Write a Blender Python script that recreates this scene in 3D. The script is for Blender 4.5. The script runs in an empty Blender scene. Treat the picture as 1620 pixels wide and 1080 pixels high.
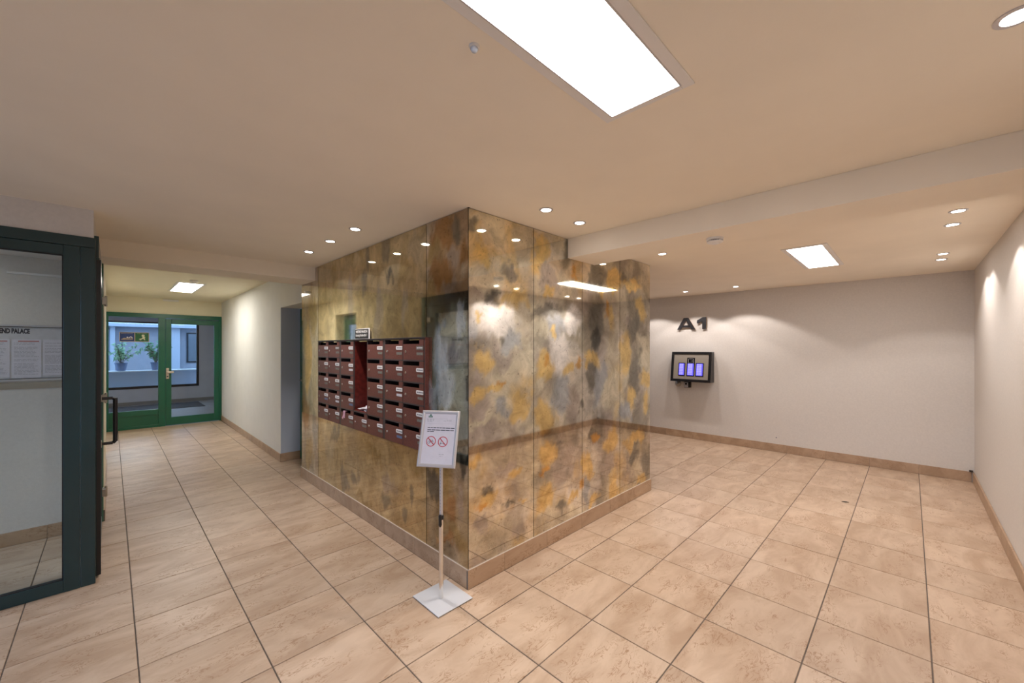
import bpy, bmesh, math, random
from mathutils import Vector, Matrix, noise
# tuned colours and levels
EXPO = 0.47
WALLC = (.71, .66, .605); CEILC = (.95, .86, .72); HALLC = (.86, .79, .60)
TILE0 = (.61, .455, .33); TILE1 = (.46, .315, .21); TILE2 = (.33, .185, .095)
PL0 = (.50, .34, .22); PL1 = (.40, .26, .16); PL2 = (.28, .15, .07)
FR_T = 17; FR_P = 10; FR_Z = .984; FR_O = .04; FR_S = 1.0
random.seed(7)
PI = math.pi
S = bpy.context.scene

# ---------------- camera ----------------
YAW = 0.79455
cam_d = bpy.data.cameras.new('camera'); cam = bpy.data.objects.new('camera', cam_d)
S.collection.objects.link(cam)
cam_d.sensor_width = 36.0; cam_d.lens = 36 * 632.18 / 1620
cam_d.shift_x = (810 - 819.27) / 1620; cam_d.shift_y = (550.79 - 540) / 1620
cam_d.clip_start = 0.02; cam_d.clip_end = 200
cam.location = (0, 0, 1.5228); cam.rotation_euler = (PI / 2, 0, -YAW)
S.camera = cam

# ---------------- world / exposure ----------------
W = bpy.data.worlds.new('world'); S.world = W; W.use_nodes = True
bg = W.node_tree.nodes['Background']
bg.inputs[0].default_value = (0.38, 0.59, 1.0, 1); bg.inputs[1].default_value = 2.6
S.view_settings.view_transform = 'Standard'; S.view_settings.look = 'None'
S.view_settings.gamma = 1.0; S.view_settings.use_curve_mapping = False
S.view_settings.exposure = EXPO
PANEL = 14.0          # luminous strength of the big ceiling panels
HALLP = 20.0
SPOT = 26.0           # watts of each downlight
SPOTC = (1.0, 0.93, 0.90)

# ---------------- materials ----------------
def nodes(name):
    m = bpy.data.materials.new(name); m.use_nodes = True
    nt = m.node_tree; return m, nt, nt.nodes['Principled BSDF']
def mat(name, col, rough=0.5, metal=0.0, bump=0.0, bscale=200.0, vary=0.0, vscale=8.0, emit=None, es=0.0, coat=0.0):
    m, nt, b = nodes(name); N = nt.nodes; L = nt.links
    b.inputs['Base Color'].default_value = (*col, 1); b.inputs['Roughness'].default_value = rough
    b.inputs['Metallic'].default_value = metal; b.inputs['Coat Weight'].default_value = coat
    g = N.new('ShaderNodeNewGeometry')
    if vary:
        n = N.new('ShaderNodeTexNoise'); n.inputs['Scale'].default_value = vscale; n.inputs['Detail'].default_value = 6
        L.new(g.outputs['Position'], n.inputs['Vector'])
        r = N.new('ShaderNodeMapRange'); r.inputs[1].default_value = .3; r.inputs[2].default_value = .7
        r.inputs[3].default_value = 1 - vary; r.inputs[4].default_value = 1 + vary
        L.new(n.outputs['Fac'], r.inputs[0])
        v = N.new('ShaderNodeVectorMath'); v.operation = 'SCALE'; v.inputs[0].default_value = col
        L.new(r.outputs[0], v.inputs['Scale']); L.new(v.outputs[0], b.inputs['Base Color'])
    if bump:
        n2 = N.new('ShaderNodeTexNoise'); n2.inputs['Scale'].default_value = bscale; n2.inputs['Detail'].default_value = 3
        L.new(g.outputs['Position'], n2.inputs['Vector'])
        bp = N.new('ShaderNodeBump'); bp.inputs['Strength'].default_value = bump; bp.inputs['Distance'].default_value = .002
        L.new(n2.outputs['Fac'], bp.inputs['Height']); L.new(bp.outputs[0], b.inputs['Normal'])
    if emit:
        b.inputs['Emission Color'].default_value = (*emit, 1); b.inputs['Emission Strength'].default_value = es
    return m
M = {}
M['wall'] = mat('wall_paper_white', WALLC, .75, bump=.5, bscale=160, vary=.035, vscale=60)
M['ceiling'] = mat('ceiling_bounce_tint', CEILC, .8, bump=.1, bscale=90, vary=.02, vscale=3)  # warm bounce from the floor is put into this peach colour
M['hall_wall'] = mat('hall_wall_paint', HALLC, .8, bump=.3, bscale=160, vary=.02, vscale=5)
M['hall_white'] = mat('hall_wall_white', (.80, .78, .74), .8, bump=.3, bscale=160, vary=.02, vscale=5)
M['corr_wall'] = mat('corridor_wall', (.62, .62, .69), .8, vary=.04, vscale=6)
M['lip'] = mat('highlight_lip', (.62, .52, .43), .6)  # edge highlight along the plinth top, put into a lighter colour
M['grout'] = mat('grout', (.16, .13, .11), .9, vary=.15, vscale=40)
M['reveal'] = mat('reveal_daylight_tint', (.50, .55, .65), .7, bump=.2)  # dim bluish daylight on the reveal is put into this colour
M['green'] = mat('green_enamel', (.004, .105, .055), .32, vary=.06, vscale=4, coat=.3)
M['dark_green'] = mat('dark_green_enamel', (.008, .036, .040), .3, vary=.08, vscale=5, coat=.3)
M['black'] = mat('black_plastic', (.012, .011, .012), .35)
M['black_gloss'] = mat('black_gloss', (.008, .008, .01), .1)
M['rubber'] = mat('rubber_seal', (.015, .014, .014), .7)
M['console_plate'] = mat('console_plate', (.42, .37, .31), .4, metal=.35)
M['steel'] = mat('brushed_steel', (.48, .44, .38), .33, metal=1.0, bump=.05, bscale=300)
M['chrome'] = mat('chrome', (.75, .73, .70), .12, metal=1.0)
M['alu'] = mat('anodised_aluminium', (.62, .60, .62), .38, metal=.55)
M['silver_plate'] = mat('grey_powder_coat', (.66, .67, .70), .4, metal=.1)
M['white_plastic'] = mat('white_plastic', (.86, .83, .80), .4)
M['paper'] = mat('white_paper', (.74, .70, .76), .6, vary=.03, vscale=30)
M['paper_grey'] = mat('old_paper', (.62, .60, .62), .6, vary=.05, vscale=30)
M['ink'] = mat('grey_ink', (.20, .19, .22), .7)
M['ink_faint'] = mat('faint_ink', (.42, .40, .44), .7)
M['ink_dark'] = mat('dark_ink', (.03, .03, .045), .6)
M['ink_green'] = mat('green_ink', (.03, .16, .09), .6)
M['ink_red'] = mat('red_ink', (.55, .025, .04), .5)
M['ink_pink'] = mat('pale_red_ink', (.55, .20, .18), .6)
M['box_red'] = mat('mottled_red_laminate', (.150, .043, .032), .42, vary=.30, vscale=110)
M['box_frame'] = mat('dark_frame_laminate', (.060, .043, .042), .45, vary=.15, vscale=60)
M['niche_red'] = mat('deep_red_laminate', (.115, .014, .010), .4, vary=.35, vscale=30)
M['dark_void'] = mat('dark_board', (.02, .014, .012), .8)
M['sticker'] = mat('faded_sticker', (.20, .19, .16), .6, vary=.4, vscale=140)
M['letter'] = mat('charcoal_letter', (.030, .028, .030), .4)
M['letter_side'] = mat('tan_letter_edge', (.40, .26, .16), .5)
M['console'] = mat('graphite_housing', (.022, .021, .024), .35)
M['screen'] = mat('blue_lcd', (.1, .1, .5), .3, emit=(.10, .08, 1.0), es=1.0)
M['screen_key'] = mat('lcd_key', (.4, .4, .8), .3, emit=(.22, .20, 1.0), es=.75)
M['lens'] = mat('sensor_lens', (.55, .60, .70), .2)
M['led'] = mat('led_diffuser', (1, 1, 1), .4, emit=(1.0, .985, .97), es=PANEL)
M['led_hall'] = mat('led_diffuser_warm', (1, 1, 1), .4, emit=(1.0, .975, .90), es=HALLP)
M['led_fill'] = mat('vestibule_fill_led', (1, 1, 1), .4, emit=(1.0, .95, .90), es=9.0)  # glow of the added vestibule fill lamp
M['spot_led'] = mat('downlight_lens', (1, 1, 1), .4, emit=(1.0, .97, .96), es=14.0)
M['board_blue'] = mat('sign_blue', (.010, .040, .19), .4)
M['board_green'] = mat('sign_green', (.006, .11, .03), .4)
M['sign_border'] = mat('sign_border', (.42, .33, .24), .5)
M['sign_print'] = mat('sign_print', (.62, .60, .42), .5)
M['brass'] = mat('pale_metal_handle', (.62, .52, .42), .35, metal=.3)
M['out_wall'] = mat('grey_render', (.36, .36, .40), .8, vary=.05, vscale=6)
M['out_white'] = mat('white_render', (.50, .53, .60), .8)
M['out_floor'] = mat('grey_floor', (.26, .24, .23), .5, vary=.08, vscale=4)
M['mat_dark'] = mat('dark_doormat', (.035, .03, .03), .9, vary=.3, vscale=20)
M['leaf'] = mat('leaf_green', (.09, .30, .12), .5, vary=.4, vscale=9)
M['leaf_pale'] = mat('leaf_pale', (.30, .50, .28), .5, vary=.4, vscale=9)
M['stem'] = mat('plant_stem', (.12, .10, .07), .8)
M['pot'] = mat('blue_grey_pot', (.13, .18, .30), .6)
M['dust'] = mat('dark_debris', (.03, .02, .015), .8)
M['pink'] = mat('pink_leaflet', (.75, .42, .50), .6, vary=.2, vscale=90)

def glass_mat():
    m = bpy.data.materials.new('window_glass'); m.use_nodes = True; nt = m.node_tree; N = nt.nodes; L = nt.links
    N.clear(); o = N.new('ShaderNodeOutputMaterial'); mx = N.new('ShaderNodeMixShader')
    t = N.new('ShaderNodeBsdfTransparent'); t.inputs[0].default_value = (.93, .96, .95, 1)
    g = N.new('ShaderNodeBsdfGlossy'); g.inputs['Roughness'].default_value = .02
    f = N.new('ShaderNodeFresnel'); f.inputs[0].default_value = 1.45
    gg = N.new('ShaderNodeNewGeometry'); iv = N.new('ShaderNodeMath'); iv.operation = 'SUBTRACT'; iv.inputs[0].default_value = 1.0
    ml = N.new('ShaderNodeMath'); ml.operation = 'MULTIPLY'   # only the outer faces of a pane reflect
    L.new(gg.outputs['Backfacing'], iv.inputs[1]); L.new(f.outputs[0], ml.inputs[0]); L.new(iv.outputs[0], ml.inputs[1])
    L.new(ml.outputs[0], mx.inputs[0]); L.new(t.outputs[0], mx.inputs[1]); L.new(g.outputs[0], mx.inputs[2])
    L.new(mx.outputs[0], o.inputs[0]); return m
M['glass'] = glass_mat()

def tile_mat(name, c0, c1, c2, rough=.40):
    m, nt, b = nodes(name); N = nt.nodes; L = nt.links
    g = N.new('ShaderNodeNewGeometry'); oi = N.new('ShaderNodeObjectInfo')
    off = N.new('ShaderNodeVectorMath'); off.operation = 'SCALE'; off.inputs[0].default_value = (31, 17, 53)
    L.new(oi.outputs['Random'], off.inputs['Scale'])
    add = N.new('ShaderNodeVectorMath'); L.new(g.outputs['Position'], add.inputs[0]); L.new(off.outputs[0], add.inputs[1])
    mp = N.new('ShaderNodeMapping'); mp.inputs['Scale'].default_value = (1.0, 2.3, 2.3); mp.inputs['Rotation'].default_value = (0, 0, .25)
    L.new(add.outputs[0], mp.inputs['Vector'])
    def noi(scale, detail, dist, src):
        n = N.new('ShaderNodeTexNoise'); n.inputs['Scale'].default_value = scale; n.inputs['Detail'].default_value = detail
        n.inputs['Distortion'].default_value = dist; n.inputs['Roughness'].default_value = .6
        L.new(src.outputs[0], n.inputs['Vector']); return n
    n1 = noi(2.6, 6, .6, mp)
    cr = N.new('ShaderNodeValToRGB'); e = cr.color_ramp.elements
    e[0].position = .36; e[0].color = (*c1, 1); e[1].position = .62; e[1].color = (*c0, 1)
    L.new(n1.outputs['Fac'], cr.inputs[0])
    # thin wormy veins: where a distorted noise crosses one half
    n2 = noi(9.0, 3, 1.6, mp)
    a = N.new('ShaderNodeMath'); a.operation = 'SUBTRACT'; a.inputs[1].default_value = .5; L.new(n2.outputs['Fac'], a.inputs[0])
    ab = N.new('ShaderNodeMath'); ab.operation = 'ABSOLUTE'; L.new(a.outputs[0], ab.inputs[0])
    mr = N.new('ShaderNodeMapRange'); mr.inputs[1].default_value = 0; mr.inputs[2].default_value = .028
    mr.inputs[3].default_value = 1.0; mr.inputs[4].default_value = 0; L.new(ab.outputs[0], mr.inputs[0])
    n3 = noi(4.0, 2, .2, mp)
    gate = N.new('ShaderNodeMapRange'); gate.inputs[1].default_value = .47; gate.inputs[2].default_value = .60
    L.new(n3.outputs['Fac'], gate.inputs[0])
    mu = N.new('ShaderNodeMath'); mu.operation = 'MULTIPLY'; L.new(mr.outputs[0], mu.inputs[0]); L.new(gate.outputs[0], mu.inputs[1])
    mix = N.new('ShaderNodeMix'); mix.data_type = 'RGBA'; L.new(mu.outputs[0], mix.inputs['Factor'])
    L.new(cr.outputs[0], mix.inputs['A']); mix.inputs['B'].default_value = (*c2, 1)
    # slight tint per tile
    tr = N.new('ShaderNodeMapRange'); tr.inputs[3].default_value = .94; tr.inputs[4].default_value = 1.05
    L.new(oi.outputs['Random'], tr.inputs[0])
    sc = N.new('ShaderNodeVectorMath'); sc.operation = 'SCALE'; L.new(mix.outputs['Result'], sc.inputs[0]); L.new(tr.outputs[0], sc.inputs['Scale'])
    L.new(sc.outputs[0], b.inputs['Base Color']); b.inputs['Roughness'].default_value = rough
    bp = N.new('ShaderNodeBump'); bp.inputs['Strength'].default_value = .12; bp.inputs['Distance'].default_value = .002
    L.new(n2.outputs['Fac'], bp.inputs['Height']); L.new(bp.outputs[0], b.inputs['Normal'])
    return m
M['tile'] = tile_mat('travertine_tile', TILE0, TILE1, TILE2)
M['plinth'] = tile_mat('travertine_plinth', PL0, PL1, PL2, .4)

def pigment_mat():
    """back-painted antique mirror: the pigment tints a silvered pane"""
    m, nt, b = nodes('antique_mirror'); N = nt.nodes; L = nt.links
    at = N.new('ShaderNodeVertexColor'); at.layer_name = 'pigment'
    g = N.new('ShaderNodeNewGeometry')
    n = N.new('ShaderNodeTexNoise'); n.inputs['Scale'].default_value = 6; n.inputs['Detail'].default_value = 9; n.inputs['Roughness'].default_value = .68
    n.inputs['Distortion'].default_value = .8
    L.new(g.outputs['Position'], n.inputs['Vector'])
    r = N.new('ShaderNodeMapRange'); r.inputs[1].default_value = .32; r.inputs[2].default_value = .68; r.inputs[3].default_value = .68; r.inputs[4].default_value = 1.25
    L.new(n.outputs['Fac'], r.inputs[0])
    # rosy speckle
    v = N.new('ShaderNodeTexNoise'); v.inputs['Scale'].default_value = 34; v.inputs['Detail'].default_value = 4; v.inputs['Roughness'].default_value = .75
    L.new(g.outputs['Position'], v.inputs['Vector'])
    vr = N.new('ShaderNodeMapRange'); vr.inputs[1].default_value = .33; vr.inputs[2].default_value = .40; vr.inputs[3].default_value = .62; vr.inputs[4].default_value = 1.0
    L.new(v.outputs['Fac'], vr.inputs[0])
    mu = N.new('ShaderNodeMath'); mu.operation = 'MULTIPLY'; L.new(r.outputs[0], mu.inputs[0]); L.new(vr.outputs[0], mu.inputs[1])
    sc = N.new('ShaderNodeVectorMath'); sc.operation = 'SCALE'; L.new(at.outputs['Color'], sc.inputs[0]); L.new(mu.outputs[0], sc.inputs['Scale'])
    L.new(sc.outputs[0], b.inputs['Base Color'])
    L.new(at.outputs['Alpha'], b.inputs['Metallic']); b.inputs['Roughness'].default_value = .045
    return m
M['mirror'] = pigment_mat()

# ---------------- object helpers ----------------
def link(o): S.collection.objects.link(o); return o
WL = {}                       # world location of every object (no thing is rotated)
def tag(o, label=None, cat=None, group=None, kind=None):
    if label: o['label'] = label
    if cat: o['category'] = cat
    if group: o['group'] = group
    if kind: o['kind'] = kind
    return o
def thing(name, loc, label=None, cat=None, group=None, kind=None):
    o = bpy.data.objects.new(name, None); o.empty_display_size = .1; link(o); o.location = loc
    WL[o] = Vector(loc); return tag(o, label, cat, group, kind)
class MB:
    """collects geometry in world coordinates"""
    def __init__(s): s.v = []; s.f = []; s.mi = []
    def add(s, vs, fs, mi=0):
        k = len(s.v); s.v += [Vector(p) for p in vs]
        for f in fs: s.f.append([k + i for i in f]); s.mi.append(mi)
        return s
    def box(s, x0, x1, y0, y1, z0, z1, mi=0):
        x0, x1 = sorted((x0, x1)); y0, y1 = sorted((y0, y1)); z0, z1 = sorted((z0, z1))
        vs = [(x, y, z) for z in (z0, z1) for y in (y0, y1) for x in (x0, x1)]
        return s.add(vs, [(0, 2, 3, 1), (4, 5, 7, 6), (0, 1, 5, 4), (2, 6, 7, 3), (0, 4, 6, 2), (1, 3, 7, 5)], mi)
    def obox(s, o, ax, ay, az, mi=0):
        """box from a corner-centred origin o with half-axis vectors"""
        o, ax, ay, az = map(Vector, (o, ax, ay, az))
        vs = [o + a * ax + b * ay + c * az for c in (-1, 1) for b in (-1, 1) for a in (-1, 1)]
        return s.add(vs, [(0, 2, 3, 1), (4, 5, 7, 6), (0, 1, 5, 4), (2, 6, 7, 3), (0, 4, 6, 2), (1, 3, 7, 5)], mi)
    def tube(s, p, q, r0, r1=None, n=20, cap=True, mi=0):
        p = Vector(p); q = Vector(q); r1 = r0 if r1 is None else r1
        d = (q - p).normalized(); a = d.orthogonal().normalized(); b = d.cross(a); vs = []
        for c, r in ((p, r0), (q, r1)):
            vs += [c + r * (math.cos(2 * PI * i / n) * a + math.sin(2 * PI * i / n) * b) for i in range(n)]
        fs = [(i, (i + 1) % n, n + (i + 1) % n, n + i) for i in range(n)]
        if cap: fs += [tuple(reversed(range(n))), tuple(range(n, 2 * n))]
        return s.add(vs, fs, mi)
    def lathe(s, o, prof, axis=(0, 0, 1), n=32, mi=0):
        """prof: (radius, height) pairs along axis from o"""
        o = Vector(o); d = Vector(axis).normalized(); a = d.orthogonal().normalized(); b = d.cross(a); vs = []
        for r, h in prof:
            vs += [o + d * h + r * (math.cos(2 * PI * i / n) * a + math.sin(2 * PI * i / n) * b) for i in range(n)]
        fs = []
        for k in range(len(prof) - 1):
            fs += [(k * n + i, k * n + (i + 1) % n, (k + 1) * n + (i + 1) % n, (k + 1) * n + i) for i in range(n)]
        fs += [tuple(reversed(range(n))), tuple(range((len(prof) - 1) * n, len(prof) * n))]
        return s.add(vs, fs, mi)
    def path(s, pts, r, n=10, mi=0):
        for i in range(len(pts) - 1): s.tube(pts[i], pts[i + 1], r, n=n, mi=mi)
        return s
    def prism(s, poly, o, ax, ay, d, mi=0, side=None):
        """2-D polygon in the plane (o, ax, ay) pushed by vector d"""
        o, ax, ay, d = map(Vector, (o, ax, ay, d)); n = len(poly)
        vs = [o + x * ax + y * ay for x, y in poly] + [o + x * ax + y * ay + d for x, y in poly]
        s.add(vs, [tuple(reversed(range(n))), tuple(range(n, 2 * n))], mi)
        return s.add(vs, [(i, (i + 1) % n, n + (i + 1) % n, n + i) for i in range(n)], mi if side is None else side)
    def build(s, name, m, parent=None, smooth=False, bevel=0.0, seg=2, **kw):
        c = (Vector([min(v[i] for v in s.v) for i in range(3)]) + Vector([max(v[i] for v in s.v) for i in range(3)])) / 2
        me = bpy.data.meshes.new(name); me.from_pydata([v - c for v in s.v], [], s.f)
        mats = m if isinstance(m, (list, tuple)) else [m]
        for k in mats: me.materials.append(M[k])
        for p, i in zip(me.polygons, s.mi): p.material_index = i
        bm = bmesh.new(); bm.from_mesh(me); bmesh.ops.recalc_face_normals(bm, faces=bm.faces)
        if smooth:
            bmesh.ops.remove_doubles(bm, verts=bm.verts, dist=1e-5)
        bm.to_mesh(me); bm.free()
        if smooth:
            for p in me.polygons: p.use_smooth = True
            me.set_sharp_from_angle(angle=math.radians(40))
        o = bpy.data.objects.new(name, me); link(o)
        pl = WL[parent] if parent else Vector((0, 0, 0))
        o.parent = parent; o.location = c - pl; WL[o] = c
        if bevel:
            b = o.modifiers.new('bevel', 'BEVEL'); b.width = bevel; b.segments = seg; b.limit_method = 'ANGLE'
        return tag(o, **kw)
def box(name, m, b, parent=None, bevel=0.0, **kw): return MB().box(*b).build(name, m, parent, bevel=bevel, **kw)
def boxes(name, m, bs, parent=None, bevel=0.0, **kw):
    q = MB()
    for b in bs: q.box(*b)
    return q.build(name, m, parent, bevel=bevel, **kw)
def copy_at(o, parent, wloc, name=None):
    c = o.copy(); link(c); c.parent = parent; c.location = Vector(wloc) - (WL[parent] if parent else Vector((0, 0, 0))); WL[c] = Vector(wloc); return c
def text_geo(txt, size, xs=1.0, bold=0.0, spacing=1.0):
    cu = bpy.data.curves.new('t', 'FONT'); cu.body = txt; cu.size = size; cu.offset = bold; cu.space_character = spacing
    cu.resolution_u = 3; cu.align_x = 'LEFT'
    o = bpy.data.objects.new('t', cu); me = bpy.data.meshes.new_from_object(o)
    vs = [(v.co.x * xs, v.co.y) for v in me.vertices]; fs = [tuple(p.vertices) for p in me.polygons]
    bpy.data.objects.remove(o); bpy.data.curves.remove(cu); bpy.data.meshes.remove(me)
    return vs, fs
def put_text(q, txt, size, o, ax, ay, mi=0, width=None, bold=0.0, spacing=1.0, center=False):
    vs, fs = text_geo(txt, size, 1.0, bold, spacing)
    w = max(v[0] for v in vs) - min(v[0] for v in vs); x0 = min(v[0] for v in vs)
    k = (width / w) if width else 1.0
    sh = -w * k / 2 if center else 0
    o, ax, ay = map(Vector, (o, ax, ay))
    q.add([o + ((x - x0) * k + sh) * ax + y * ay for x, y in vs], fs, mi)
# =====================================================================
#                              SETTING
# =====================================================================
CEIL = 2.415; HC = 2.49
BX0, BX1, BY0, BY1 = 1.575, 4.05, 1.985, 5.135      # footprint of the mirror-clad block (plinth faces)
T = .45; GX = .0921; GY = .3749

# ---- floor: grout bed with every tile on it ----
floor = box('floor', 'grout', (-2.6, 7.0, -.6, 10.43, -.12, -.004), kind='structure')
rects = [(-2.5, 6.87, -.515, 1.985), (-2.5, 1.575, 1.985, 3.80), (4.05, 6.87, 1.985, 5.5), (-1.7, 1.62, 3.80, 4.95),
         (-.06, 1.62, 4.95, 10.42), (1.62, 3.0, 5.135, 6.04)]
g2 = .0028; tiles = []
for i in range(-7, 17):
    for j in range(-4, 25):
        x0, x1, y0, y1 = GX + T * i + g2, GX + T * (i + 1) - g2, GY + T * j + g2, GY + T * (j + 1) - g2
        ps = []
        for r in rects:
            a, b, c, d = max(x0, r[0]), min(x1, r[1]), max(y0, r[2]), min(y1, r[3])
            if b - a > .008 and d - c > .008: ps.append((a, b, c, d))
        if ps:
            full = sum((b - a) * (d - c) for a, b, c, d in ps) > .97 * (x1 - x0) * (y1 - y0)
            cx, cy = (x0 + x1) / 2, (y0 + y1) / 2
            dep = cx * .7136 + cy * .7005
            vis = dep > .2 and not (cx < -.1 and cy < .3)
            tiles.append((0 if vis else 1, abs(dep), full, ps, (x0, x1, y0, y1)))
tiles.sort(key=lambda t: (t[0], t[1]))
proto = None
for n, (_, _, full, ps, r) in enumerate(tiles[:290]):
    if full:
        c = Vector(((r[0] + r[1]) / 2, (r[2] + r[3]) / 2, -.005 + random.uniform(-.0003, .0003)))
        if proto is None: proto = MB().box(r[0], r[1], r[2], r[3], -.010, 0).build('tile', 'tile', floor, bevel=.0015, seg=1)
        else: copy_at(proto, floor, c)
    else:
        boxes('tile', 'tile', [(a, b, c, d, -.010, 0) for a, b, c, d in ps], floor)
rest = [t for t in tiles[290:]]
if rest:
    boxes('tile_field', 'tile', [(a, b, c, d, -.010, 0) for t in rest for a, b, c, d in t[3]], floor, kind='stuff')

box('ground_street', 'out_floor', (-30, -2.62, -20, 10.2, -.25, -.15), kind='structure')
# ---- walls ----
def wall(name, m, bs, **kw): return boxes(name, m, bs, kind='structure', **kw)
w_right = wall('wall_right', 'wall', [(-2.6, 7.0, -.66, -.52, 0, CEIL)])
w_far = wall('wall_far', 'wall', [(6.875, 7.0, -.52, 5.6, 0, CEIL)])
wall('wall_rear', 'wall', [(4.06, 6.875, 5.5, 5.6, 0, CEIL)])
w_fas = wall('wall_left', 'wall', [(-2.6, -.078, 3.775, 3.90, 2.236, CEIL), (-2.6, -1.30, 3.775, 3.90, 0, 2.236),
                           (-.20, -.078, 3.90, 4.95, 2.27, CEIL)])
wall('wall_entrance', 'wall', [(-2.6, -2.5, -.52, .3, 0, CEIL), (-2.6, -2.5, 3.2, 3.775, 0, CEIL), (-2.6, -2.5, .3, 3.2, 2.15, CEIL),
                               (-2.6, -2.5, .3, 3.2, 0, .12)])
wall('wall_vestibule', 'wall', [(-1.75, -.078, 4.955, 5.06, 0, 2.27), (-1.75, -1.68, 3.90, 3.96, 0, 2.24), (-1.75, -.20, 3.90, 4.955, 2.24, 2.30)])
# hallway left wall with a recess for the side door
D3a, D3b = 7.42, 8.40
w_hl = wall('wall_hall_left', 'hall_wall', [(-.30, -.06, 5.06, D3a, 0, HC), (-.30, -.06, D3b, 10.43, 0, HC), (-.30, -.06, D3a, D3b, 2.20, HC)])
box('panel', 'hall_wall', (-.06, -.045, 5.15, 7.09, .10, 2.262), w_hl)
# hallway right wall (runs very slightly out of square) + header over the side opening
q = MB(); q.prism([(1.60, 6.045), (1.645, 10.43), (1.85, 10.43), (1.85, 6.045)], (0, 0, 0), (1, 0, 0), (0, 1, 0), (0, 0, HC))
q.box(1.60, 1.85, 5.135, 6.045, 2.07, HC)
w_hr = q.build('wall_hall_right', 'hall_white', kind='structure')
wall('wall_reveal', 'reveal', [(1.601, 1.845, 6.035, 6.046, 0, 2.07)])
wall('wall_hall_end', 'hall_wall', [(-.06, 1.645, 10.43, 10.53, 2.192, HC), (-.30, -.06, 10.43, 10.53, 0, HC), (1.645, 1.85, 10.43, 10.53, 0, HC)])
# ---- ceilings and beams ----
cm = boxes('ceiling', 'ceiling', [(-2.6, 7.0, -.66, 3.775, CEIL, 2.6), (-.20, 1.585, 3.775, 4.9, CEIL, 2.6), (1.585, 7.0, 3.775, 5.6, CEIL, 2.6)], kind='structure')
boxes('ceiling_hall', 'hall_wall', [(-.30, 1.90, 5.12, 10.53, HC, 2.6)], kind='structure')
boxes('beam_left', 'ceiling', [(-.078, 1.5825, 4.685, 5.12, 2.268, 2.50)], kind='structure', bevel=.002)
boxes('beam_right', 'ceiling', [(2.610, 2.992, -.52, 1.9925, 2.257, CEIL)], kind='structure', bevel=.002)

# ---- block core ----
MY0, MY1, MZ0, MZ1 = 2.445, 4.530, .785, 1.600       # mailbox opening
core = boxes('wall_block', 'dark_void', [(1.86, BX1 - .01, BY0 + .016, BY1, 0, CEIL), (1.592, 1.86, BY0 + .016, BY1, 0, MZ0),
     (1.592, 1.86, BY0 + .016, BY1, MZ1, CEIL), (1.592, 1.86, BY0 + .016, MY0, MZ0, MZ1), (1.592, 1.86, MY1, BY1, MZ0, MZ1)], kind='structure')

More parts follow.
